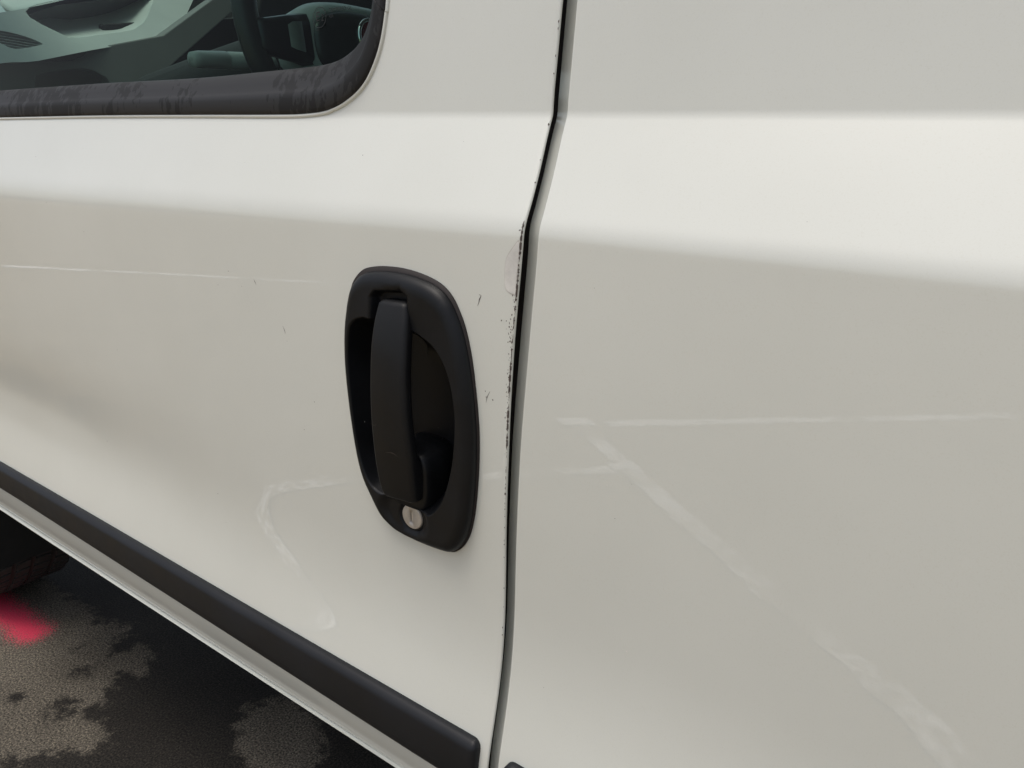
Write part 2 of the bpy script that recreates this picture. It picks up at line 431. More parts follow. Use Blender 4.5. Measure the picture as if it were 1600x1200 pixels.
# ---- front door skin
ZS = 1.129
XT, XF = -.66, -1.55
XW = [(1.129, -.66), (1.1297, -.645), (1.1315, -.630), (1.134, -.619), (1.138, -.607), (1.1425, -.597), (1.155, -.580), (1.171, -.568), (1.188, -.561), (1.208, -.557), (1.23, -.5545), (1.40, -.545), (1.60, -.532)]
xw = lambda z: float(np.interp(z, [a for a, b in XW], [b for a, b in XW]))
left_x = list(np.arange(XF, XT - .004, .012))
U = list(np.linspace(0, 1, 61))
HEM = [(.0008, -.0003), (.0013, -.0010), (.0014, -.0022), (.0004, -.0032), (-.012, -.0036)]

def door_bottom(x):
    return .452

V, rows = [], 0
zl = zrows(.4412, ZS)
zl += [ZS] if ZS - zl[-1] > 1e-4 else []
zlow = [(.4392, -.0022), (.4380, -.0050), (.4392, -.012)]
allrows = [(z, o) for z, o in reversed(zlow)] + [(z, 0.) for z in zl]
ncol = len(left_x) + len(U) + len(HEM)
for z, o in allrows:
    zz = max(z, .4412); e = xe(z)
    xs = left_x + [XT + u * (e - XT) for u in U]
    for x in xs: V.append((x, float(-out(x, zz) - o), z))
    for dx, do in HEM: V.append((e + dx, float(-out(e, zz) - o - do), z))
V = np.array(V)
hole = PC + (plate_c - PC) * .94
inh = inside(V[:, 0], V[:, 2], hole)
faces = grid_faces(len(allrows), ncol, keep=lambda a, b, c, d: not (inh[a] and inh[b] and inh[c] and inh[d]))
verts = [tuple(v) for v in V]
# pillar strip between the window and the rear edge
nlow = (len(allrows) - 1) * ncol + len(left_x)
up_rows = [ZS] + [a for a, b in XW[1:]][:10] + list(np.arange(1.26, 1.61, .03))
prev = [nlow + k for k in range(len(U) + len(HEM))]
for z in up_rows[1:]:
    e = xe(z); cur = []
    for u in U:
        x = xw(z) + u * (e - xw(z)); cur.append(len(verts)); verts.append(S(x, z))
    for dx, do in HEM: cur.append(len(verts)); verts.append((e + dx, float(-out(e, z) - do), z))
    for k in range(len(cur) - 1): faces.append((prev[k], prev[k + 1], cur[k + 1], cur[k]))
    prev = cur
door = mesh_obj("front_door", verts, faces, PAINT, van)

# ---- rear side panel with rolled front edge
RET = [(-.0005, -.0002), (-.0012, -.0008), (-.0017, -.0030), (-.0020, -.0110), (-.0030, -.0128), (-.0185, -.0135), (-.0195, -.0150), (-.0195, -.034)]
pz = zrows(.4412, 1.1265) + list(np.arange(1.13, 1.82, .03))
px_ = list(np.concatenate([[0, .0006, .0015, .004], np.arange(.012, .6, .012), np.arange(.6, 1.9, .05)]))
V = []
for z in pz:
    e = xp(z); zz = max(z, .43)
    for dx, do in reversed(RET): V.append((e + dx, float(-out(e, zz) - do), z))
    for d in px_: V.append((e + d, float(-out(e + d, zz)), z))
side = mesh_obj("side_panel", V, grid_faces(len(pz), len(RET) + len(px_)), PAINT, van)

# ---- rubber behind the shut line
L = []
for z in np.arange(.42, 1.78, .02):
    e = xe(z); y = float(-out(e, z))
    L.append([(e - .045, y + .026, z), (e - .014, y + .020, z), (e - .007, y + .024, z), (e - .005, y + .032, z), (e - .045, y + .034, z)])
loft("shut_line_rubber", L, GAPRUB, van)

# ---- chips along the door edge, touch-up patch, scratches (thin real flakes on the paint)
def flakes(name, items, mat, parent, off=.00018):
    verts, faces = [], []
    for cx, cz, rx, rz, ang in items:
        n = random.randint(6, 9); b = len(verts)
        for k in range(n):
            a = 2 * math.pi * k / n; r = random.uniform(.55, 1.15)
            dx, dz = rx * r * math.cos(a), rz * r * math.sin(a)
            x = cx + dx * math.cos(ang) - dz * math.sin(ang); z = cz + dx * math.sin(ang) + dz * math.cos(ang)
            e = xe(z)
            if x > e + .0012: verts.append((e + .0014, float(-out(e, z) + .0007), z))
            else: verts.append(S(x, z, off))
        faces.append(tuple(range(b, b + n)))
    return mesh_obj(name, verts, faces, mat, parent, False)

items = []
for _ in range(70):
    z = random.triangular(.84, 1.03, .96)
    items.append((xe(z) - abs(random.gauss(.0008, .0012)), z, random.uniform(.0002, .0005), random.uniform(.0003, .0012), random.gauss(0, .3)))
for z in (1.188, 1.183, 1.163, 1.150, 1.112, 1.085, 1.068, .79, .783, .772, .755, .742, .71, .69, .668, .66):
    items.append((xe(z) + .0007, z, random.uniform(.0004, .0008), random.uniform(.0005, .0014), 0))
for x, z in [(-.361, .9605), (-.3599, .9642), (-.3652, .9583), (-.3561, 1.0321), (-.3702, .9581), (-.3649, .9517), (-.3593, .9996), (-.3620, .9570), (-.362, .954), (-.385, .894), (-.384, .889), (-.377, .888)]:
    items.append((x, z, random.uniform(.0003, .0008), random.uniform(.0004, .0012), random.gauss(0, .5)))
ch = flakes("paint_chips", items, CHIP, door); ch["kind"] = "stuff"
ez = np.arange(.66, 1.05, .0007)
vn = lambda f, ph: np.interp(ez * f, np.arange(0, 1.2 * f, 1.), RNG.uniform(0, 1, int(np.ceil(1.2 * f))))
ew = .0016 * (.5 * vn(45, 0) + .5 * vn(160, 0) + .75 * vn(480, 0) + .6 * vn(1100, 0) - 1.12) + .0010 * np.clip((ez - .82) / .10, -1.4, 1) - .0012 * np.clip((ez - 1.035) / .012, 0, 3)
ew = np.where(ew > .00012, np.clip(ew, 0, .0015), 0)
V, F = [], []
for k, z in enumerate(ez):
    e = xe(z); w = ew[k]; y = float(-out(e, z))
    V += [S(e - w + .0007, z, .00016), S(e + .0007, z, .00016), (e + .0011, y + .00035, z), (e + .00155, y + .0012, z)]
    if k and ew[k] and ew[k - 1]:
        for c_ in range(2 if min(ew[k], ew[k - 1]) > .0009 else 1): F.append((4 * k - 4 + c_, 4 * k - 3 + c_, 4 * k + 1 + c_, 4 * k + c_))
wn_ = mesh_obj("bare_edge", V, F, CHIP, door, False); wn_["kind"] = "stuff"

def specks(name, pts, mat, parent):
    v, f = [], []
    for x, z, r in pts:
        b = len(v); n = 7
        for k in range(n):
            a = 2 * math.pi * k / n; q = r * random.uniform(.6, 1.2); v.append(S(x + q * math.cos(a), z + q * math.sin(a), .0002))
        f.append(tuple(range(b, b + n)))
    o = mesh_obj(name, v, f, mat, parent, False); o["kind"] = "stuff"; return o
specks("dirt_specks", [(random.uniform(-1.3, -.40), random.uniform(.58, 1.10), random.uniform(.0002, .0006)) for _ in range(26)], SCUFF, door)
specks("dirt_specks", [(random.uniform(-.32, .05), random.uniform(.60, 1.20), random.uniform(.0002, .0004)) for _ in range(7)], SCUFF, side)
specks("stone_chip_primer", [(-.235, .700, .0011), (-.240, .672, .0005), (-.262, .842, .0006), (-.20, .66, .0004), (-.10, .70, .0005)], TOUCH, side)

def ribbon(name, pts, w, mat, parent, off=.00015):
    P = catmull(pts, 5); v = []
    for i, p in enumerate(P):
        d = P[min(i + 1, len(P) - 1)] - P[max(i - 1, 0)]; d = d / (np.linalg.norm(d) + 1e-9); nn = np.array([-d[1], d[0]])
        ww = w * (1 - .8 * abs(2 * i / (len(P) - 1) - 1)) * random.uniform(.6, 1.2) / 2
        for s in (-1, 1): q = p + nn * s * ww; v.append(S(q[0], q[1], off))
    return mesh_obj(name, v, grid_faces(len(P), 2), mat, parent, False)

ribbon("scratch", [(-.3945, .9762), (-.3923, .9755), (-.3939, .9722), (-.3945, .9695), (-.3957, .9666)], .0010, CHIP, door)
ribbon("scratch", [(-.700, .953), (-.698, .950), (-.696, .947)], .0008, SCUFF, door)
ribbon("scratch", [(-.655, .909), (-.652, .904), (-.6515, .901)], .0008, SCUFF, door)
ribbon("scratch", [(-.380, .895), (-.383, .889), (-.384, .884)], .0007, SCUFF, door)
tp = catmull([(-.3560, 1.0228), (-.3615, 1.0178), (-.3671, 1.0095), (-.3685, 1.0005), (-.3679, .9877), (-.3652, .9831), (-.3590, .9812), (-.3572, .9823), (-.3570, .9933), (-.3560, 1.0071)], 6, True)
c0 = np.mean(tp, 0)
for nm, sc, off, mt in (("touch_up_edge", 1.06, .00012, TOUCH2), ("touch_up_patch", 1.0, .0003, TOUCH)):
    pts = [c0 + (p - c0) * sc for p in tp]
    pts = [(min(p[0], xe(p[1])), p[1]) for p in pts]
    mesh_obj(nm, [S(p[0], p[1], off) for p in pts] + [S(c0[0], c0[1], off)], [(k, (k + 1) % len(pts), len(pts)) for k in range(len(pts))], mt, door)

# ---- window: rubber frame, glass and its marking
OUTER = [(-1.75, 1.112), (-1.55, 1.1135), (-1.3672, 1.1150), (-1.0787, 1.1181), (-.8583, 1.1189), (-.7168, 1.1189), (-.6552, 1.1198), (-.6169, 1.1242), (-.5899, 1.1345), (-.5711, 1.1480), (-.5583, 1.1667), (-.5509, 1.1856), (-.547, 1.2069), (-.5449, 1.2274), (-.534, 1.40), (-.522, 1.60)]
INNER = [(-1.75, 1.152), (-1.55, 1.154), (-1.384, 1.1556), (-1.0908, 1.1590), (-.8692, 1.1600), (-.7266, 1.1638), (-.6566, 1.1662), (-.6250, 1.1700), (-.6040, 1.1780), (-.5890, 1.1890), (-.5810, 1.2020), (-.5768, 1.2150), (-.5745, 1.2300), (-.5725, 1.2450), (-.560, 1.41), (-.548, 1.60)]
oc_, ic_ = catmull(OUTER, 8), catmull(INNER, 8)
PROF = [(-.02, -.004), (0, .0012), (.03, .0032), (.10, .0046), (.34, .0050), (.44, .0044), (.50, .0022), (.56, .0004), (.70, -.0022), (.86, -.0058), (.96, -.0090), (1.0, -.0115), (1.02, -.016)]
L = []
for a, b in zip(oc_, ic_):
    L.append([S(*(a + (b - a) * t), h) for t, h in PROF])
window = empty("window", S(-.8, 1.2), van)
woff = Vector(window.location)
def under_window(o):
    o.parent = window; o.matrix_parent_inverse = Matrix.Translation(-woff); return o
under_window(loft("rubber_frame", L, SEAL, None, caps=False, close=False))
lip = loft("window_lip", tube_loops([S(p[0], p[1] - (.0012 if p[0] < -.62 else .0004), .0002) for p in oc_], .0022, 8), PAINT, door)
gv_, gz = [], np.linspace(1.14, 1.60, 24)
gx = np.linspace(-1.70, -.552, 40)
for z in gz:
    for x in gx: gv_.append(S(min(x, xw(max(z, 1.16)) - .004), z, -.0135))
under_window(mesh_obj("window_pane", gv_, grid_faces(len(gz), len(gx)), GLASS))

def text_mesh(name, s, size, x, z, mat, off, rot=0., sx=1.):
    cu = bpy.data.curves.new(name, 'FONT'); cu.body = s; cu.size = size; cu.align_x = 'CENTER'; cu.align_y = 'CENTER'
    to = bpy.data.objects.new(name, cu); col.objects.link(to)
    dg = bpy.context.evaluated_depsgraph_get(); me = bpy.data.meshes.new_from_object(to.evaluated_get(dg))
    bpy.data.objects.remove(to)
    c, s_ = math.cos(rot), math.sin(rot)
    for v in me.vertices:
        a, b = v.co.x * sx, v.co.y
        v.co = S(x + a * c - b * s_, z + a * s_ + b * c, off)
    me.materials.clear(); me.materials.append(mat)
    o = bpy.data.objects.new(name, me); col.objects.link(o); return under_window(o)

GO = -.0128
text_mesh("glass_marking", "E", .0125, -.6560, 1.2122, PRINT, GO)
text_mesh("glass_marking", "2", .0090, -.6490, 1.2108, PRINT, GO)
text_mesh("glass_marking", "TEMPERED GL", .0052, -.6235, 1.2172, PRINT, GO)
text_mesh("glass_marking", "43R", .0042, -.6360, 1.2115, PRINT, GO)
text_mesh("glass_marking", "1", .0060, -.6560, 1.2000, PRINT, GO, math.radians(90))
rg = []
for k in range(48):
    a = 2 * math.pi * k / 48
    for r in (1.0, .93): rg.append(S(-.6533 + .0098 * r * math.cos(a), 1.2115 + .0098 * r * math.sin(a), GO))
under_window(mesh_obj("glass_marking", rg, [(2 * k, 2 * k + 1, (2 * k + 3) % 96, (2 * k + 2) % 96) for k in range(48)], PRINT, None, False))

# ---- side mouldings
def moulding(x0, x1, ztop, r0, r1, lean=0.):
    SEC = [(0, -.003), (.0003, .0035), (.0015, .0060), (.0050, .0092), (.0072, .0103), (.0095, .0107), (.030, .0108), (.040, .0104), (.050, .0096), (.0545, .0074), (.0575, .0035), (.0580, -.008)]
    xs = sorted(set(list(np.linspace(x0, x0 + r0, 10)) + list(np.arange(x0 + r0, x1 - r1, .03)) + list(np.linspace(x1 - r1, x1, 10))))
    loops = []
    for x in xs:
        t = 1.
        if x < x0 + r0: t = math.sqrt(max(0, 1 - ((x0 + r0 - x) / r0) ** 2))
        if x > x1 - r1: t = math.sqrt(max(0, 1 - ((x - (x1 - r1)) / r1) ** 2))
        lp = []; hk = .058 * float(np.interp(x, [-1.35, -.45], [.80, .97]))
        for d, h in SEC:
            zz = ztop - d * hk / .058
            rr = r0 if x < x0 + r0 else r1
            zc = min(max(zz, ztop - hk + rr * (1 - t)), ztop - rr * (1 - t))
            hh = h if h < 0 else h * (t ** .6)
            yy = -float(np.interp(zc, [.49, .545], [.0025, -.0008]))
            lp.append((x, yy - hh, zc))
        loops.append(lp)
    return loft("side_moulding", loops, MOULD, van)
moulding(-1.54, -.3725, .5445, .010, .009)
moulding(-.3410, 1.5, .5420, .010, .010)

# ---- sill below the door
L = []
for x in np.arange(-1.75, 1.6, .05):
    k = float(np.clip((-.45 - x) / .85, 0, 1)); t = .0004 + .0030 * k; z0 = .4368 - .002 * k; y = -float(out(x, .4412)) - .0010
    L.append([(x, y + .060, z0 + .012), (x, y + .008, z0 + .0006), (x, y + .002, z0), (x, y, z0 - .0008), (x, y - .0006, z0 - t * .5), (x, y, z0 - t), (x, y + .003, z0 - t - .0006), (x, y + .03, z0 - .012), (x, y + .10, .36), (x, y + .14, .34), (x, y + .14, .46)])
loft("sill", L, PAINT, van)

# ---- door handle
handle = empty("door_handle", S(-.477, .857), van)
hoff = Vector(handle.location)
def under_handle(o):
    o.parent = handle; o.matrix_parent_inverse = Matrix.Translation(-hoff); return o

def polar(curve, n):
    d = curve - PC; a = np.unwrap(np.arctan2(d[:, 1], d[:, 0])); r = np.hypot(d[:, 0], d[:, 1])
    if a[-1] < a[0]: a, r = a[::-1], r[::-1]
    a = np.concatenate([a - 2 * np.pi, a, a + 2 * np.pi]); r = np.tile(r, 3)
    o = np.argsort(a); th = np.linspace(0, 2 * np.pi, n, endpoint=False)
    return th, np.interp(th, a[o], r[o])
NT = 480
th, Re = polar(plate_c, NT); _, Rs = polar(scoop_c, NT)
NOTCH = [(-.5120, .9375), (-.5112, .9609), (-.5062, .9665), (-.4752, .9704), (-.4661, .9667), (-.4652, .9369)]
def sdist(x, z, poly):
    """signed distance to polygon, + inside"""
    p = np.array([x, z]); best = 9
    for i in range(len(poly)):
        a = np.array(poly[i]); b = np.array(poly[(i + 1) % len(poly)]); ab = b - a
        t = np.clip((p - a) @ ab / (ab @ ab), 0, 1); best = min(best, np.linalg.norm(p - a - ab * t))
    return best if inside(np.array(x), np.array(z), poly) else -best
LOCK = (-.4688, .7498)
RIM_T = [0, 0, .02, .06, .12, .2, .3] + list(np.linspace(.34, .94, 44)) + [.95, .965, .98, .99, 1.0]
SC_T = [.004, .012, .025, .05, .08, .12, .17, .23, .3, .4, .5, .6, .7, .8, .9]
verts = []
sstep = lambda a, b, v: float(np.clip((v - a) / (b - a), 0, 1) ** 2 * (3 - 2 * np.clip((v - a) / (b - a), 0, 1)))
tan_e = np.stack([np.cos(th) * Re, np.sin(th) * Re], 1)
for ri, t in enumerate(RIM_T):
    for k in range(NT):
        r = Re[k] + (Rs[k] - Re[k]) * t
        x, z = PC + r * np.array([math.cos(th[k]), math.sin(th[k])])
        # true distances to the edge (correct the radial length by the edge's slant)
        dt = tan_e[(k + 1) % NT] - tan_e[k - 1]; dt /= np.linalg.norm(dt)
        ca = abs(math.cos(th[k]) * dt[1] - math.sin(th[k]) * dt[0])
        de = (Re[k] - r) * ca; ds = (r - Rs[k]) * ca
        W = min(.012, .8 * (Re[k] - Rs[k]) * ca + .001)
        H = .0125
        q = min(de / W, 1.)
        h = .0025 + (H - .0025) * math.sqrt(max(0., 1 - (1 - q) ** 2))
        h -= .0014 * (1 - min(ds / .0016, 1.)) ** 2         # softened brink of the scoop
        h += .0020 * sstep(.95, .74, z) * sstep(-.44, -.40, x)
        if ri == 0: h = -.002
        if z > .925:
            s = sdist(x, z, NOTCH); h -= .012 * sstep(-.0014, .0030, s)
        if z < .80:
            # flat facet round the lock, running out to the lower left edge
            dl = math.hypot((x - LOCK[0]), (z - LOCK[1]))
            f = sstep(.030, .019, math.hypot((x - LOCK[0] + .006) * .85, (z - LOCK[1] - .002) * 1.1))
            h = h * (1 - f) + min(h, .0062) * f
            if dl < .0162: h = min(h, .0062 - .0035 * sstep(.0160, .0148, dl))
        verts.append(S(x, z, h))
nrim = len(RIM_T)
for t in SC_T:
    for k in range(NT):
        r = Rs[k] * (1 - t)
        x, z = PC + r * np.array([math.cos(th[k]), math.sin(th[k])])
        d = (Rs[k] - r)
        steep = .030 if math.cos(th[k]) > 0 else .014
        q = min(d / steep, 1.)
        h0 = .0111
        h = h0 - .040 * (1 - (1 - q) ** 1.8)
        if z > .925 and -.513 < x < -.465: h = min(h, .0005)
        verts.append(S(x, z, h))
c = len(verts); verts.append(S(PC[0], PC[1], -.029))
nr = nrim + len(SC_T)
faces = grid_faces(nr, NT, True) + [((nr - 1) * NT + k, (nr - 1) * NT + (k + 1) % NT, c) for k in range(NT)]
under_handle(mesh_obj("handle_plate", verts, faces, BLACK))

# lever: rounded bar bowed out over the scoop
LR = [(-.4649, .9581, .014), (-.4600, .9400, .020), (-.4562, .913, .026), (-.4540, .8897, .029), (-.452, .8656, .030), (-.4502, .8404, .029), (-.4488, .8198, .027), (-.4490, .7917, .024), (-.4500, .7772, .0215)]
LL = [(-.5005, .9568, .014), (-.5004, .9407, .020), (-.4985, .9200, .026), (-.4976, .8908, .029), (-.4969, .8604, .030), (-.4960, .8287, .029), (-.4946, .8015, .027), (-.4928, .7800, .024), (-.4917, .7735, .0215)]
lr, ll = catmull(LR, 7), catmull(LL, 7)
loops = []
N = len(lr)
def section(a, b, front, thick, shr=0., zshift=0.):
    """rounded-rectangle ring from left point a to right point b"""
    pts = []; w = math.hypot(b[0] - a[0], b[1] - a[1]); rc = min(.0048, thick * .45)
    dirx = ((b[0] - a[0]) / w, (b[1] - a[1]) / w); w -= 2 * shr
    mid = ((a[0] + b[0]) / 2, (a[1] + b[1]) / 2 + zshift)
    cs = [(-w / 2 + rc, front - shr - rc, math.pi, math.pi / 2), (w / 2 - rc, front - shr - rc, math.pi / 2, 0), (w / 2 - rc, front - thick + rc, 0, -math.pi / 2), (-w / 2 + rc, front - thick + rc, -math.pi / 2, -math.pi)]
    for cx, cy, a0, a1 in cs:
        for j in range(5):
            g = a0 + (a1 - a0) * j / 4
            u, o = cx + rc * math.cos(g), cy + rc * math.sin(g)
            crown = .0012 * (1 - (2 * u / w) ** 2) if o > front - rc else 0
            pts.append(S(mid[0] + dirx[0] * u, mid[1] + dirx[1] * u, o + crown))
    return pts
thick = lambda i: .013
for sh, zs in ((.0052, .0034), (.0032, .0030), (.0014, .0018)):
    loops.append(section(ll[0], lr[0], ll[0][2], .013, sh, zs))
for i in range(N): loops.append(section(ll[i], lr[i], (ll[i][2] + lr[i][2]) / 2, .013 if i < N - 16 else .013 + .012 * (i - N + 16) / 15))
for sh, zs in ((.0012, -.0016), (.0030, -.0028), (.0055, -.0032)):
    loops.append(section(ll[-1], lr[-1], ll[-1][2], .025, sh, zs))
under_handle(loft("lever", loops, LEVER))

for pts in ([(-.4935, .8478), (-.4905, .8470), (-.4880, .8476), (-.4860, .8492)], [(-.4760, .8240), (-.4700, .8252), (-.4650, .8254), (-.4600, .8236)]):
    under_handle(ribbon("scratch", pts, .0007, LEVSCR, None, .0313))
# foot that carries the lower end of the lever in the scoop
loops = []
for off, grow in ((-.029, .004), (-.012, .002), (.000, .0), (.0075, -.0006), (.0095, -.0022), (.0102, -.006)):
    lp = []
    for k in range(48):
        a = 2 * math.pi * k / 48
        cx, cz = math.cos(a), math.sin(a)
        x = -.4700 + (.0250 + grow) * math.copysign(abs(cx) ** .40, cx); z = .7900 + (.0300 + grow) * math.copysign(abs(cz) ** .75, cz)
        lp.append(S(x, z, off))
    loops.append(lp)
under_handle(loft("lever_foot", loops, BLACK))

# lock cylinder: steel face with a real key slot
def ring(cx, cz, r, off, n=48): return [S(cx + r * math.cos(2 * math.pi * k / n), cz + r * math.sin(2 * math.pi * k / n), off) for k in range(n)]
def slot_ring(off, n=48, w=.0023, hgt=.0062, dx=-.0006):
    o = []
    for k in range(n):
        a = 2 * math.pi * k / n; c, s = math.cos(a), math.sin(a)
        m = min(w / max(abs(c), 1e-6), hgt / max(abs(s), 1e-6)); o.append(S(LOCK[0] + dx + c * m, LOCK[1] + s * m, off))
    return o
under_handle(loft("lock_cylinder", [ring(*LOCK, .0128, -.004), ring(*LOCK, .0128, .0052), ring(*LOCK, .0122, .0060), ring(*LOCK, .0118, .0062), slot_ring(.0062), slot_ring(.0030)], STEEL, None, caps=False))
o = mesh_obj("key_slot", slot_ring(.0034), [tuple(range(48))], SLOT); under_handle(o)
o = mesh_obj("key_shutter", [S(LOCK[0] - .0006 + a * .0016, LOCK[1] + b * .0054, .0050) for a, b in ((-.35, -1), (1, -1), (1, 1), (-.35, 1))], [(0, 1, 2, 3)], STEEL); under_handle(o)
under_handle(loft("lock_seat", [ring(*LOCK, .0152, .0030), ring(*LOCK, .0150, .0048), ring(*LOCK, .0140, .0052), ring(*LOCK, .0132, .0046), ring(*LOCK, .0130, .0010)], BLACK, None, caps=False))
# thin dark ring under the plate, widened up-left to draw its gap shadow
g = []
for off, sc in ((.0002, .0016), (.0018, .0016), (.0026, -.002)):
    g.append([S(*(PC + (p - PC) * (1 + (sc + (.0026 if sc > 0 else 0) * max(0., float((p - PC) @ np.array([-.45, .89])) / np.linalg.norm(p - PC))) / np.linalg.norm(p - PC))), off) for p in plate_c])
under_handle(loft("gasket_shadow", g, GAPRUB, None, caps=False))

# ---- cabin: dashboard, vent, column stalk, steering wheel
def slab(name, outer, holes, X, depth, mat, parent, bev=.004, shift=None, seg=3):
    """flat board in the plane x = X, facing +X, with holes, extruded to the front"""
    bm = bmesh.new(); es = []
    for lp in [outer] + holes:
        vs = [bm.verts.new((X, y, z)) for y, z in lp]
        es += [bm.edges.new((vs[i], vs[(i + 1) % len(vs)])) for i in range(len(vs))]
    bmesh.ops.triangle_fill(bm, use_beauty=True, use_dissolve=False, edges=es, normal=(1, 0, 0))
    r = bmesh.ops.extrude_face_region(bm, geom=bm.faces[:])
    for v in [g for g in r['geom'] if isinstance(g, bmesh.types.BMVert)]: v.co.x -= depth
    bmesh.ops.recalc_face_normals(bm, faces=bm.faces)
    bmesh.ops.dissolve_limit(bm, angle_limit=math.radians(1), verts=bm.verts, edges=bm.edges)
    me = bpy.data.meshes.new(name); bm.to_mesh(me); bm.free()
    me.polygons.foreach_set("use_smooth", [True] * len(me.polygons))
    me.materials.append(mat); o = bpy.data.objects.new(name, me); col.objects.link(o)
    if parent: o.parent = parent
    b = o.modifiers.new("round", 'BEVEL'); b.width = bev; b.segments = seg; b.limit_method = 'ANGLE'; b.angle_limit = math.radians(40); b.harden_normals = True
    return o

SHELL = [(.148, 1.2795), (.1757, 1.2897), (.2257, 1.3044), (.3094, 1.3316), (.3893, 1.3611), (.5044, 1.3929), (.6858, 1.4319), (.6489, 1.4027), (.6126, 1.3774), (.5411, 1.32), (.4949, 1.2923), (.4413, 1.2724), (.3791, 1.2585), (.2926, 1.2381), (.1879, 1.2108), (.1444, 1.2049), (.1024, 1.2013), (.112, 1.245)]
TRAY = [(.2219, 1.2982), (.2636, 1.262), (.2756, 1.26), (.2978, 1.2625), (.3992, 1.286), (.4264, 1.2967), (.4578, 1.3157), (.509, 1.3617), (.5301, 1.3783), (.324, 1.3363)]
VENT = [(.1406, 1.2553), (.1641, 1.257), (.1931, 1.2518), (.2141, 1.2422), (.2022, 1.2367), (.1689, 1.229), (.1545, 1.2297), (.1436, 1.2358), (.1327, 1.2419)]
smooth2 = lambda P, k=4: [tuple(p) for p in catmull(P, k, True)]
dash = empty("dashboard", (-1.45, .7, 1.2), van)
doff = Vector(dash.location)
def under_dash(o):
    o.parent = dash; o.matrix_parent_inverse = Matrix.Translation(-doff); return o
tray_s, vent_s = smooth2(TRAY), smooth2(VENT)
def lean(o, k):
    for v in o.data.vertices: v.co.x -= k * (v.co.z - 1.2)
    return o
KS = 1.1
under_dash(lean(slab("dash_shell", smooth2(SHELL, 3), [tray_s, vent_s], -1.48, .05, DASH, None, .006, seg=4), KS))
# storage tray behind the opening, its floor climbing to the front
ct = np.mean(np.array(tray_s), 0); L = []
for dx, sc, up in ((.0, 1.01, 0), (-.05, 1.0, .004), (-.10, .97, .018), (-.14, .90, .032), (-.15, .80, .036)):
    L.append([(-1.484 + dx - KS * (p[1] - 1.2), ct[0] + (p[0] - ct[0]) * sc, ct[1] + (p[1] - ct[1]) * sc + up) for p in tray_s])
under_dash(loft("storage_tray", L, DASH, None, caps=False))
under_dash(mesh_obj("tray_back", L[-1], [tuple(range(len(L[-1])))], DASH))
# lower fascia with a pocket
under_dash(lean(slab("lower_fascia", [(.10, 1.2120), (.2986, 1.2424), (.454, 1.2823), (.5861, 1.3657), (.6222, 1.3835), (.6978, 1.3946), (.6746, 1.3782), (.4073, 1.1934), (.3758, 1.1531), (.3758, .90), (.10, .90)],
     [smooth2([(.1803, 1.10), (.1879, 1.1777), (.1976, 1.1899), (.2186, 1.1967), (.2648, 1.2045), (.2898, 1.2043), (.3062, 1.1967), (.3192, 1.1821), (.321, 1.10)], 4)], -1.52, .03, DASH2, None, .006), .3))
under_dash(slab("pocket_back", [(.12, 1.05), (.37, 1.05), (.37, 1.23), (.12, 1.23)], [], -1.61, .01, DASH2, None, .002))
under_dash(lean(slab("shadow_strip", [(.1153, 1.2084), (.2687, 1.2347), (.2897, 1.2367), (.2801, 1.2271), (.2582, 1.2177), (.1134, 1.2013)], [], -1.512, .01, GLOSSB, None, .002), .3))
under_dash(slab("end_panel", [(.10, .85), (.37, .85), (.37, 1.235), (.10, 1.235)], [], -1.66, .02, DARK, None, .004))
under_dash(slab("column_panel", [(.38, .85), (.95, .85), (.95, 1.39), (.38, 1.30)], [], -1.63, .02, UNDER, None, .004))
under_dash(slab("backlight_blocker", smooth2([(.74, 1.20), (.73, 1.46), (.80, 1.56), (1.02, 1.58), (1.24, 1.56), (1.30, 1.46), (1.29, 1.20)], 4), [], -1.57, .02, UNDER, None, .005))  # added black board, blocks the bright windscreen view behind the wheel
under_dash(slab("passenger_fascia", [(.951, .85), (1.62, .85), (1.62, 1.32), (.951, 1.36)], [], -1.58, .10, DASH2, None, .02))
# dash top towards the windscreen
under_dash(mesh_obj("dash_top", [(-1.585, .12, 1.248), (-1.64, .300, 1.322), (-1.72, .60, 1.400), (-1.66, 1.62, 1.33), (-2.1, .12, 1.20), (-2.1, .4, 1.21), (-2.1, .7, 1.22), (-2.1, 1.55, 1.20)], [(0, 1, 5, 4), (1, 2, 6, 5), (2, 3, 7, 6)], DASH2))
vent = empty("air_vent", (-1.52, .17, 1.245), van)
for k in range(6):
    z0 = 1.2560 - k * .0050; sv = []
    for dz in (0, -.0011):
        for dx, y, z in ((0, .120, z0 + .0015), (0, .222, z0 - .006), (-.012, .222, z0 - .0072), (-.012, .120, z0 + .0003)):
            sv.append((-1.488 + dx - KS * (z - 1.2), y, z + dz))
    o = mesh_obj("slat", sv, [(0, 1, 2, 3), (7, 6, 5, 4), (0, 4, 5, 1), (1, 5, 6, 2), (2, 6, 7, 3), (3, 7, 4, 0)], DASH, None, False)
    o.parent = vent; o.matrix_parent_inverse = Matrix.Translation(-Vector(vent.location))
o = lean(slab("vent_well", [(.125, 1.215), (.225, 1.215), (.225, 1.270), (.125, 1.270)], [], -1.524, .01, UNDER, None, .001), KS)
o.parent = vent; o.matrix_parent_inverse = Matrix.Translation(-Vector(vent.location))
loft("column_stalk", tube_loops([(-1.0, .162, 1.192), (-1.0, .163, 1.1925), (-1.0, .174, 1.1935), (-1.0, .215, 1.196), (-1.0, .216, 1.196), (-1.0, .219, 1.196), (-1.0, .220, 1.196), (-1.0, .26, 1.198), (-1.0, .40, 1.205)], [.003, .0095, .0110, .0115, .0108, .0108, .0116, .0118, .010], 20), HUBP, van)

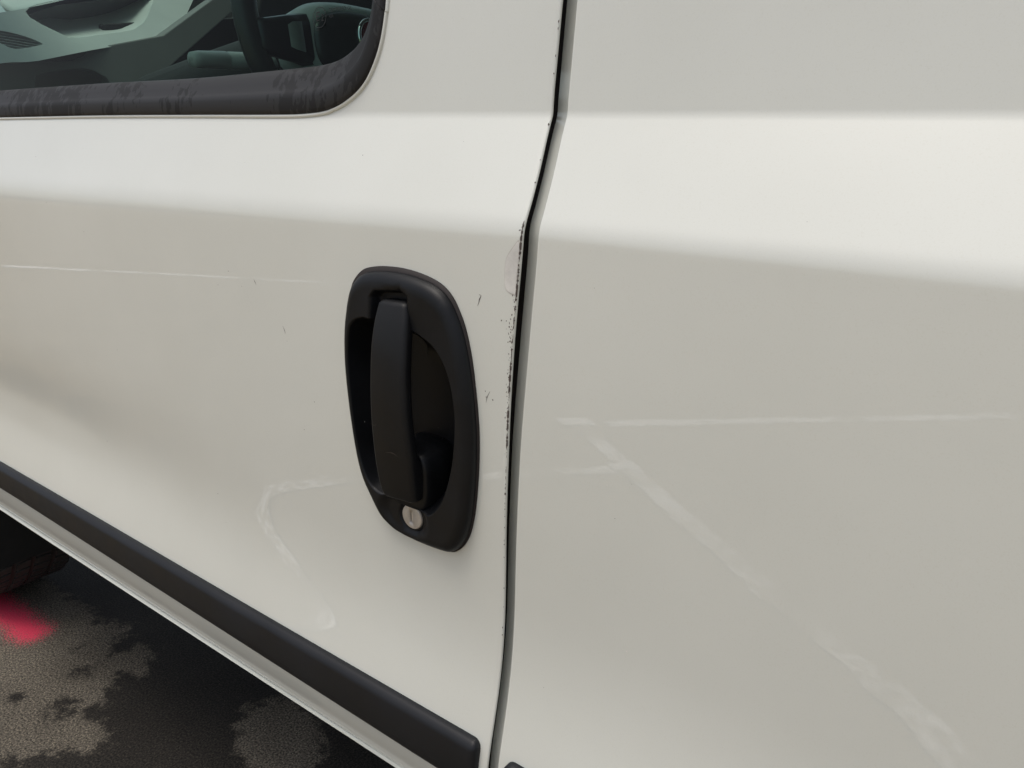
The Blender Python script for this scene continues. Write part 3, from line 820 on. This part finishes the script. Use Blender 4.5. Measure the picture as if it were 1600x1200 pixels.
# steering wheel
WC = Vector((-.872, .332, 1.243)); TL = math.radians(9)
ax_n = Vector((math.cos(TL), 0, math.sin(TL))); ax_y = Vector((0, 1, 0)); ax_u = ax_n.cross(ax_y) * -1
if ax_u.z < 0: ax_u = -ax_u
wheel = empty("steering_wheel", WC, van)
def W(a, b, c=0.): return tuple(WC + ax_y * a + ax_u * b + ax_n * c)
def under_wheel(o):
    o.parent = wheel; o.matrix_parent_inverse = Matrix.Translation(-WC); return o
L = []
for k in range(72):
    a = 2 * math.pi * k / 72
    L.append([W((.173 + .0165 * math.cos(q)) * math.cos(a), (.173 + .0165 * math.cos(q)) * math.sin(a), .014 * math.sin(q)) for q in np.linspace(0, 2 * math.pi, 14, endpoint=False)])
verts = [p for lp in L for p in lp]
under_wheel(mesh_obj("wheel_rim", verts, [(i * 14 + j, i * 14 + (j + 1) % 14, ((i + 1) % 72) * 14 + (j + 1) % 14, ((i + 1) % 72) * 14 + j) for i in range(72) for j in range(14)], WHEELP))
def dome(name, rings, mat, n=56, top=1., bot=1.):
    L = []
    for ra, rb, c in rings:
        lp = []
        for k in range(n):
            a = 2 * math.pi * k / n; ca, sa = math.cos(a), math.sin(a); ex = .72
            x = ra * math.copysign(abs(ca) ** ex, ca); y = rb * math.copysign(abs(sa) ** ex, sa) * (top if sa > 0 else bot)
            lp.append(W(x * (1 - .22 * (y / .09 < -.3) * min(1, abs(y) / .12)), y - .034, c * .8))
        L.append(lp)
    return under_wheel(loft(name, L, mat))
dome("hub", [(.112, .060, -.035), (.116, .062, .0), (.112, .059, .016), (.103, .053, .026), (.094, .047, .030), (.090, .045, .0285)], HUBP)
dome("airbag_cover", [(.092, .046, .020), (.091, .0455, .030), (.086, .043, .036), (.070, .036, .041), (.04, .026, .044), (.01, .007, .045)], WHEELP)
for s in (-1, 1):
    L = []
    for t, w, c in ((.095, .034, .012), (.125, .028, .012), (.155, .022, .006), (.170, .024, 0.)):
        L.append([W(s * t, -.030 + w * b, c + .012 * q) for b, q in ((-1, 0), (-.9, .7), (-.6, 1), (.6, 1), (.9, .7), (1, 0), (.8, -.8), (-.8, -.8))])
    under_wheel(loft("spoke", L, GLOSSB))
    L = [[W(s * t, -.030 + w * b, .0245 + d) for b in (-1, -.5, 0, .5, 1)] for t, w, d in ((.108, .016, .0), (.112, .0185, .004), (.126, .0165, .004), (.131, .013, .0))]
    under_wheel(loft("control_button", L, BTN, None, caps=False, close=False))
L = []
for k in range(40):
    a = 2 * math.pi * k / 40
    L.append([W((.0235 + .0028 * math.cos(q)) * math.cos(a), -.022 + (.0235 + .0028 * math.cos(q)) * math.sin(a), .0365 + .0028 * math.sin(q)) for q in np.linspace(0, 2 * math.pi, 8, endpoint=False)])
under_wheel(mesh_obj("emblem_ring", [p for lp in L for p in lp], [(i * 8 + j, i * 8 + (j + 1) % 8, ((i + 1) % 40) * 8 + (j + 1) % 8, ((i + 1) % 40) * 8 + j) for i in range(40) for j in range(8)], CHROME))
under_wheel(mesh_obj("emblem", [W(.0215 * math.cos(2 * math.pi * k / 32), -.022 + .0215 * math.sin(2 * math.pi * k / 32), .0372) for k in range(32)], [tuple(range(32))], EMBLEM))
loft("steering_column", tube_loops([W(0, -.01, -.03), W(0, -.01, -.12), W(0, -.01, -.30), W(0, -.01, -.52)], [.035, .042, .045, .045], 20), UNDER, van)

# ---- rest of the body, seen only past the openings
def box(name, x0, x1, y0, y1, z0, z1, mat):
    v = [(x, y, z) for x in (x0, x1) for y in (y0, y1) for z in (z0, z1)]
    return mesh_obj(name, v, [(0, 1, 3, 2), (4, 6, 7, 5), (0, 4, 5, 1), (2, 3, 7, 6), (0, 2, 6, 4), (1, 5, 7, 3)], mat, van, False)
box("cabin_floor", -1.75, 1.6, .10, 1.62, .36, .44, UNDER)
box("bulkhead", -.30, -.27, .10, 1.60, .44, 1.80, DASH2)
box("front_bulkhead", -1.95, -1.90, .10, 1.60, .44, 1.19, DARK)
box("far_door", -1.9, 1.6, 1.66, 1.70, .42, 1.16, PAINT)
box("far_pillar", -.55, 1.6, 1.60, 1.65, 1.161, 1.80, PAINT)
# inner skin of the near door under the glass
v = []
for x in (-1.85, -1.2, -.42):
    v += [S(x, 1.15, -.030), S(x, 1.10, -.075), S(x, .90, -.06), S(x, .50, -.05)]
mesh_obj("door_card", v, grid_faces(3, 4), DARK, van)
# roof
rz = []
for x in (-1.02, -.8, -.2, .6, 1.6):
    rz.append([(x, .155, 1.80), (x, .30, 1.86), (x, .90, 1.90), (x, 1.50, 1.86), (x, 1.65, 1.80), (x, 1.50, 1.83), (x, .90, 1.865), (x, .30, 1.83)])
loft("roof", rz, PAINT, van)
# header strip over the near window and front pillar
v = []
for x in (-1.02, -.7, -.35):
    v += [S(x, 1.60), (x, .155, 1.80), (x, .18, 1.80), S(x, 1.60, -.03)]
mesh_obj("door_header", v, grid_faces(3, 4, True), PAINT, van)
loft("windscreen_pillar", tube_loops([(-1.02, .165, 1.80), (-1.52, .135, 1.50), (-2.1, .10, 1.18)], .03, 12), DARK, van)
mesh_obj("windscreen", [(-2.05, .10, 1.20), (-2.05, 1.6, 1.20), (-1.02, 1.55, 1.83), (-1.02, .18, 1.83), (-2.12, .85, 1.20), (-1.04, .85, 1.87)], [(0, 4, 5, 3), (4, 1, 2, 5)], CLEAR, van)
# front wing with wheel arch, bonnet
WX, WZ, WR = -2.06, .31, .365
V, fx, fz = [], list(np.arange(-2.75, -1.5535, .02)) + [-1.5535], list(np.arange(.40, 1.11, .02))
for z in fz:
    for x in fx: V.append((x, float(-out(max(x, -1.55), max(z, .452))) + .25 * max(0, (-2.1 - x)) ** 2, z))
ina = [(v[0] - WX) ** 2 + (v[2] - WZ) ** 2 < WR ** 2 for v in V]
for i, v in enumerate(V):                       # pull the arch border onto the circle
    d = math.hypot(v[0] - WX, v[2] - WZ)
    if WR * .93 < d < WR * 1.03: V[i] = (WX + (v[0] - WX) * WR / d, v[1], WZ + (v[2] - WZ) * WR / d); ina[i] = False
mesh_obj("front_wing", V, grid_faces(len(fz), len(fx), keep=lambda a, b, c, d: not (ina[a] or ina[b] or ina[c] or ina[d])), PAINT, van)
mesh_obj("bonnet", [(-2.10, .08, 1.14), (-2.10, 1.62, 1.14), (-2.75, .25, .98), (-2.75, 1.45, .98), (-1.56, .075, 1.105), (-1.56, 1.625, 1.105)], [(0, 1, 3, 2), (4, 5, 1, 0)], PAINT, van)
loft("wheel_arch_liner", [[(WX + .40 * math.cos(a), y, WZ + .40 * math.sin(a)) for a in np.linspace(-.2, math.pi + .2, 24)] for y in (.03, .42)], UNDER, van, caps=False, close=False)
mesh_obj("wheel_arch_back", [(WX + .40 * math.cos(a), .42, WZ + .40 * math.sin(a)) for a in np.linspace(-.2, math.pi + .2, 24)], [tuple(range(24))], UNDER, van, False)

# front wheel: tyre with tread blocks, rim
fw = empty("front_wheel", (WX, .15, WZ), van)
fo = Vector(fw.location)
def under_fw(o): o.parent = fw; o.matrix_parent_inverse = Matrix.Translation(-fo); return o
prof = [(.215, .055), (.245, .045), (.285, .050), (.300, .064), (.302, .075), (.302, .100), (.296, .102), (.296, .108), (.302, .110), (.302, .140), (.296, .142), (.296, .148), (.302, .150), (.302, .185), (.296, .187), (.296, .193), (.302, .195), (.302, .225), (.300, .236), (.285, .250), (.245, .255), (.215, .245)]
L = []
for k in range(96):
    a = 2 * math.pi * k / 96
    L.append([(WX + r * math.cos(a), y, WZ + r * math.sin(a)) for r, y in prof])
n = len(prof)
under_fw(mesh_obj("tyre", [p for lp in L for p in lp], [(i * n + j, i * n + j + 1, ((i + 1) % 96) * n + j + 1, ((i + 1) % 96) * n + j) for i in range(96) for j in range(n - 1)], TYRE))
verts, faces = [], []
for k in range(64):
    for y0, y1, sk in ((.066, .099, .015), (.111, .139, .008), (.151, .184, -.008), (.196, .234, -.015)):
        b = len(verts); a0 = 2 * math.pi * k / 64; a1 = a0 + 2 * math.pi * .74 / 64
        for a, s in ((a0, 0), (a1, 0)):
            for y, sg in ((y0, 0), (y1, sk * 1.5)):
                for r in (.300, .3075): verts.append((WX + r * math.cos(a + sg), y, WZ + r * math.sin(a + sg)))
        faces += [(b, b + 1, b + 3, b + 2), (b + 4, b + 6, b + 7, b + 5), (b, b + 4, b + 5, b + 1), (b + 2, b + 3, b + 7, b + 6), (b + 1, b + 5, b + 7, b + 3)]
tb = under_fw(mesh_obj("tread_blocks", verts, faces, TYRE, None, False)); tb["kind"] = "stuff"
L = [[(WX + r * math.cos(a), y, WZ + r * math.sin(a)) for a in np.linspace(0, 2 * math.pi, 48, endpoint=False)] for r, y in ((.216, .056), (.205, .06), (.195, .085), (.08, .075), (.03, .07))]
under_fw(loft("wheel_disc", L, simple("wheel_steel", (.35, .35, .36), .4, .6)))
